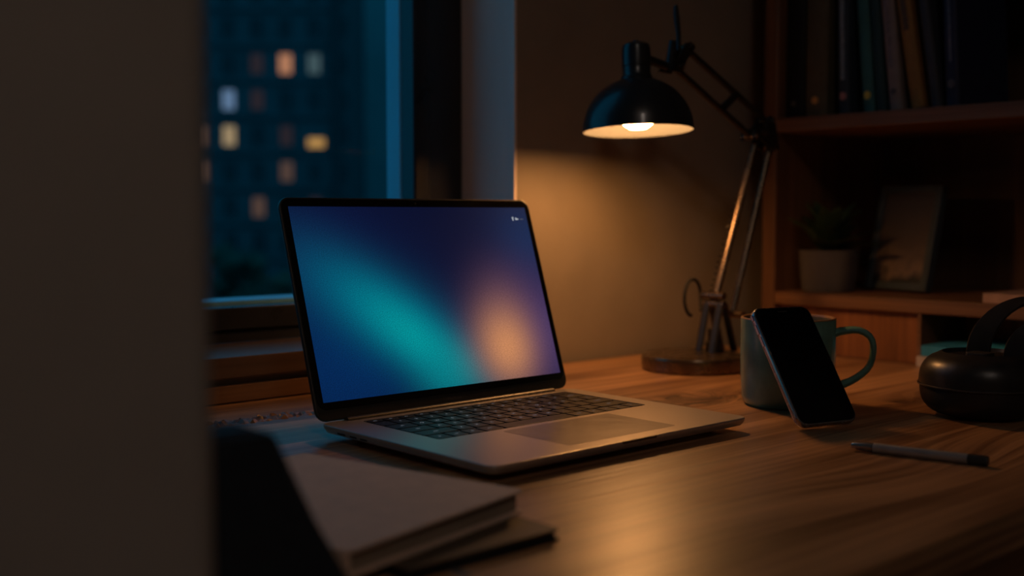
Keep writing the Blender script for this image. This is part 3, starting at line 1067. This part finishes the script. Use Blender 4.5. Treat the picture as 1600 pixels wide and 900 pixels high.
mb.lathe([(0.0195, 0.0640), (0.0200, 0.0670), (0.0175, 0.0700), (0.0172, 0.0800), (0.0180, 0.0810), (0.0180, 0.1010), (0.0165, 0.1070), (0.0120, 0.1095), (0.0040, 0.1100), (0.0035, 0.1130), (0.001, 0.1135)], 36)
mb.build('socket_cap', M_lamp, shade)
MB().lathe([(0.0005, 0.0020), (0.0110, 0.0032), (0.0185, 0.0085), (0.0240, 0.0180), (0.0258, 0.0280), (0.0235, 0.0370), (0.0165, 0.0450), (0.0110, 0.0500)], 32, cap1=True).build('bulb', M_bulb, shade)
MB().lathe([(0.0100, 0.0495), (0.0118, 0.051), (0.0118, 0.0610), (0.001, 0.0615)], 24, cap0=True).build('bulb_socket', M_lamp_metal, shade)

# ------------------------------------------------------------------ mug
mg = thing('mug', 'teal green glazed mug with brown rim behind the phone', 'mug', (1.0464, 0.7150, 0.0004), (0, 0, math.atan2(-0.0720, 0.0470)))
RM, HM = 0.0508, 0.0955
mb = MB()
mb.lathe([(0.001, 0.002), (0.0400, 0.002), (0.0410, 0.0), (0.0440, 0.0), (0.0475, 0.0030), (0.0492, 0.0090), (0.0503, 0.030), (RM, 0.060), (RM, HM - 0.0015)], 64)
mb.build('body', M_mug, mg)
MB().lathe([(RM, HM - 0.0016), (RM - 0.0006, HM - 0.0004), (RM - 0.0017, HM), (RM - 0.0030, HM - 0.0006), (RM - 0.0036, HM - 0.0025)], 64).build('rim', M_mug_rim, mg)
MB().lathe([(RM - 0.0036, HM - 0.0024), (RM - 0.0038, 0.05), (0.044, 0.010), (0.038, 0.0065), (0.001, 0.006)], 64).build('inside', M_mug_in, mg)
hp = []
for i in range(21):
    t = i / 20
    # ear-shaped loop in the local XZ plane
    x = [0.0495, 0.058, 0.074, 0.0865, 0.0890, 0.0845, 0.0720, 0.0590, 0.0480]
    z = [0.0790, 0.0815, 0.0825, 0.0745, 0.0590, 0.0430, 0.0310, 0.0240, 0.0195]
    u = t * (len(x) - 1)
    k = min(int(u), len(x) - 2)
    f = u - k

    def cr(a):
        p0, p1, p2, p3 = a[max(k - 1, 0)], a[k], a[k + 1], a[min(k + 2, len(a) - 1)]
        return 0.5 * (2 * p1 + (p2 - p0) * f + (2 * p0 - 5 * p1 + 4 * p2 - p3) * f * f + (3 * p1 - p0 - 3 * p2 + p3) * f ** 3)

    hp.append((cr(x), 0, cr(z)))
MB().tube(hp, [0.0072 - 0.0022 * math.sin(PI * i / 20) for i in range(21)], 12, squash=(1.25, 0.72)).build('handle', M_mug, mg)

# ------------------------------------------------------------------ phone leaning on the mug
ex = Vector((0.9606, -0.2779, 0)).normalized()
uy = Vector((0.164, 0.567, 0.8072)).normalized()
nz = ex.cross(uy).normalized()
ph = thing('phone', 'black smartphone with dark screen leaning against the teal mug', 'phone')
Rm = Matrix((ex, uy, nz)).transposed()
ph.rotation_euler = Rm.to_euler()
ph.location = (0.9575, 0.6040, 0.0049)
PW, PL = 0.0735, 0.1335
MB().rbox(-PW / 2, PW / 2, 0, PL, -0.0078, 0.0, 0.0105, 0.0022, seg=7).build('body', M_phone_band, ph)
MB().rbox(-PW / 2 + 0.0020, PW / 2 - 0.0020, 0.0020, PL - 0.0020, -0.0006, 0.0004, 0.0090, 0.0002, seg=7).build('screen', M_phone_screen, ph)
MB().rbox(-PW / 2 + 0.003, PW / 2 - 0.003, 0.003, PL - 0.003, -0.0080, -0.0070, 0.0080, 0.0002, seg=6).build('back_glass', M_phone_back, ph)
for y0, y1 in ((0.090, 0.101), (0.104, 0.115), (0.120, 0.126)):
    MB().rbox(-PW / 2 - 0.0006, -PW / 2 + 0.001, y0, y1, -0.0052, -0.0026, 0.0006).build('side_button', M_phone_band, ph)
MB().rbox(-0.006, 0.006, PL - 0.0068, PL - 0.0056, 0.0003, 0.00048, 0.0005).build('earpiece', pbr('earpiece_grey', (0.03, 0.03, 0.032), 0.5), ph)

# ------------------------------------------------------------------ pen
a_ = Vector((0.8812, 0.5350, 0))
b_ = Vector((0.9060, 0.4235, 0))
dv = (b_ - a_).normalized()
pe = thing('pen', 'grey pen with metal tip and dark end lying on desk', 'pen', (a_.x, a_.y, 0.0046), (0, 0, math.atan2(dv.y, dv.x)))
PLN = (b_ - a_).length
Rx = Matrix.Rotation(PI / 2, 4, 'Y')
MB().lathe([(0.0044, 0.020), (0.0044, PLN - 0.016)], 20, M=Rx, cap0=True, cap1=True).build('barrel', M_pen, pe)
MB().lathe([(0.0010, 0.0), (0.0024, 0.0008), (0.0032, 0.004), (0.0041, 0.012), (0.0043, 0.0195)], 20, M=Rx, cap0=True, cap1=True).build('tip', M_pen_tip, pe)
MB().lathe([(0.0045, PLN - 0.0155), (0.0045, PLN - 0.002), (0.0040, PLN), (0.001, PLN + 0.0002)], 20, M=Rx, cap0=True).build('end_cap', M_pen_dark, pe)

# ------------------------------------------------------------------ headphones
hx, hy = 1.1340, 0.5400
hd = thing('headphones', 'black headphones lying on the desk with band raised, right of phone', 'headphones', (hx, hy, 0.0003))


def cup_profile(R, H, n=10, lo=True):
    out = []
    for i in range(n + 1):
        a = PI / 2 * i / n
        out.append((R * (max(0.0, math.cos(a)) ** 0.42), H * (math.sin(a) ** 0.80)))
    return out


def ear_cup(cx, cy, R, zs, H, parent):
    up_ = [(r, zs + z * 1.0) for r, z in cup_profile(R, H - zs)]
    rim = [p for p in up_ if p[0] > R * 0.66]
    top = [(R * 0.64, H - 0.0005), (R * 0.60, H - 0.004), (R * 0.35, H - 0.0065), (0.001, H - 0.007)]
    sh = MB().lathe(rim + top, 56, cx, cy).build('ear_shell', M_hp, parent)
    lowp = [(r * 0.985, zs - z) for r, z in cup_profile(R, zs)]
    lowp = [(max(r, 0.001), z) for r, z in lowp]
    MB().lathe(lowp[:-1] + [(0.001, 0.0)], 56, cx, cy).build('ear_cushion', M_hp_pad, parent)
    MB().lathe([(R * 0.985, zs - 0.0010), (R + 0.0012, zs - 0.0006), (R + 0.0012, zs + 0.0006), (R * 0.99, zs + 0.0010)], 56, cx, cy).build('seam_ring', M_hp_seam, parent)
    MB().lathe([(R * 0.30, H - 0.0068), (R * 0.28, H - 0.0048), (0.001, H - 0.0045)], 32, cx, cy).build('ear_disc', M_hp_pad, parent)


ear_cup(0, 0, 0.0610, 0.0325, 0.0665, hd)
c2 = RT * 0.128 + FW * -0.028
ear_cup(c2.x, c2.y, 0.0560, 0.0325, 0.0665, hd)
# headband: outer band and inner arm rising from the first cup and coming down on the second
def arch(p0, p1, top, n=26):
    p0, p1 = Vector(p0), Vector(p1)
    out = []
    for i in range(n + 1):
        a = PI * i / n
        t = (1 - math.cos(a)) / 2
        p = p0.lerp(p1, t)
        p.z = p0.z + (top - p0.z) * max(0.0, math.sin(a)) ** 0.9
        out.append(p)
    return out


s0 = RT * 0.004 + FW * 0.020 + Vector((0, 0, 0.056))
s1 = RT * 0.128 + FW * 0.004 + Vector((0, 0, 0.056))
wv = RT * 0.020 - FW * 0.014
MB().strip(arch(s0, s1, 0.120), wv, 0.0042).build('headband', M_hp, hd)
s0 = RT * 0.028 + FW * -0.010 + Vector((0, 0, 0.056))
s1 = RT * 0.134 + FW * -0.034 + Vector((0, 0, 0.056))
MB().strip(arch(s0, s1, 0.106), wv * 0.85, 0.0042).build('band_arm', M_hp, hd)
for k in range(2):
    p = (RT * -0.002 + FW * 0.0) if k == 0 else c2
    MB().rbox(p.x - 0.010, p.x + 0.010, p.y - 0.012, p.y + 0.012, 0.0600, 0.0655, 0.004, 0.001).build('yoke_block', M_hp_pad, hd)

# ------------------------------------------------------------------ notebooks at the front left
na = math.atan2(0.549 - 0.510, 0.504 - 0.339)
nb2 = thing('notebook', 'thin dark olive notebook lying under the thick tan notebook', 'notebook', (0.374, 0.5045, 0.0003), (0, 0, math.radians(1.0)))
NW2, ND2 = 0.123, 0.165
MB().rbox(0, NW2, 0, ND2, 0, 0.0018, 0.004).build('cover', M_black_edge, nb2)
MB().rbox(0.002, NW2 - 0.003, 0.002, ND2 - 0.002, 0.0018, 0.0060, 0.002).build('pages', M_black_edge, nb2)
MB().rbox(0, NW2, 0, ND2, 0.0060, 0.0078, 0.004, 0.0006).build('front_cover', M_nb_dark, nb2)
mb = MB()
mb.box(0.030, 0.036, -0.014, 0.03, 0.0002, 0.0006)
mb.build('ribbon', M_ribbon, nb2)
nb = thing('notebook', 'thick tan covered notebook on top, front left of the laptop', 'notebook', (0.339, 0.510, 0.0083), (0, 0, na))
NW, ND, NH = 0.1700, 0.206, 0.0158
mb = MB()
mb.rbox(0, NW, 0, ND, 0, 0.0020, 0.005, 0.0006)
mb.rbox(-0.0005, 0.0025, 0.001, ND - 0.001, 0.0008, NH - 0.001, 0.001)
mb.build('cover', M_nb, nb)
MB().rbox(0, NW, 0, ND, NH - 0.0020, NH, 0.005, 0.0007).build('front_cover', M_nb, nb)
mb = MB()
for k in range(10):
    z0 = 0.0020 + (NH - 0.0040) * k / 10
    j = random.uniform(0, 0.0012)
    mb.box(0.002, NW - 0.0035 - j, 0.0035 + random.uniform(0, 0.001), ND - 0.0035, z0 + 0.00005, z0 + (NH - 0.0040) / 10 - 0.00005)
mb.build('pages', M_page, nb)

# ------------------------------------------------------------------ black pouch bag at the left end of the desk
bgt = thing('pouch_bag', 'black soft bag standing on left end of desk beside wall', 'bag', (0.252, 0.475, 0.0004))
mb = MB()
loops = []
for (z, x0, x1, y0, y1, r) in ((0.000, -0.036, 0.053, -0.050, 0.048, 0.008), (0.004, -0.038, 0.0545, -0.053, 0.050, 0.010), (0.03, -0.0385, 0.0460, -0.037, 0.050, 0.010),
                               (0.06, -0.038, 0.0372, -0.018, 0.049, 0.009), (0.085, -0.038, 0.0300, -0.004, 0.048, 0.007), (0.097, -0.0375, 0.0265, 0.002, 0.047, 0.005), (0.1005, -0.036, 0.0245, 0.005, 0.045, 0.004)):
    loops.append([(x + 0.0006 * math.sin(i * 1.7 + z * 90), y, zz) for i, (x, y, zz) in enumerate(rrect((x0 + x1) / 2, (y0 + y1) / 2, x1 - x0, y1 - y0, r, z, 5))])
mb.loft(loops)
mb.build('body', M_bag, bgt)
MB().rbox(-0.030, 0.019, 0.020, 0.026, 0.1003, 0.1017, 0.002).build('zip', M_black_edge, bgt)

# ------------------------------------------------------------------ added pendant body around the fill light (unseen, behind the viewer)
cp = thing('added_fill_pendant', 'added dim pendant for fill light, unseen behind the viewer', 'lamp', (-0.3, -0.8, 1.50))
MB().tube([(0, 0, 0.16), (0, 0, Z_C - 1.50)], 0.004, 8).build('cord', M_rubber, cp)
MB().lathe([(0.17, 0.02), (0.13, 0.10), (0.05, 0.16), (0.002, 0.165)], 40).build('shade', M_nb, cp)
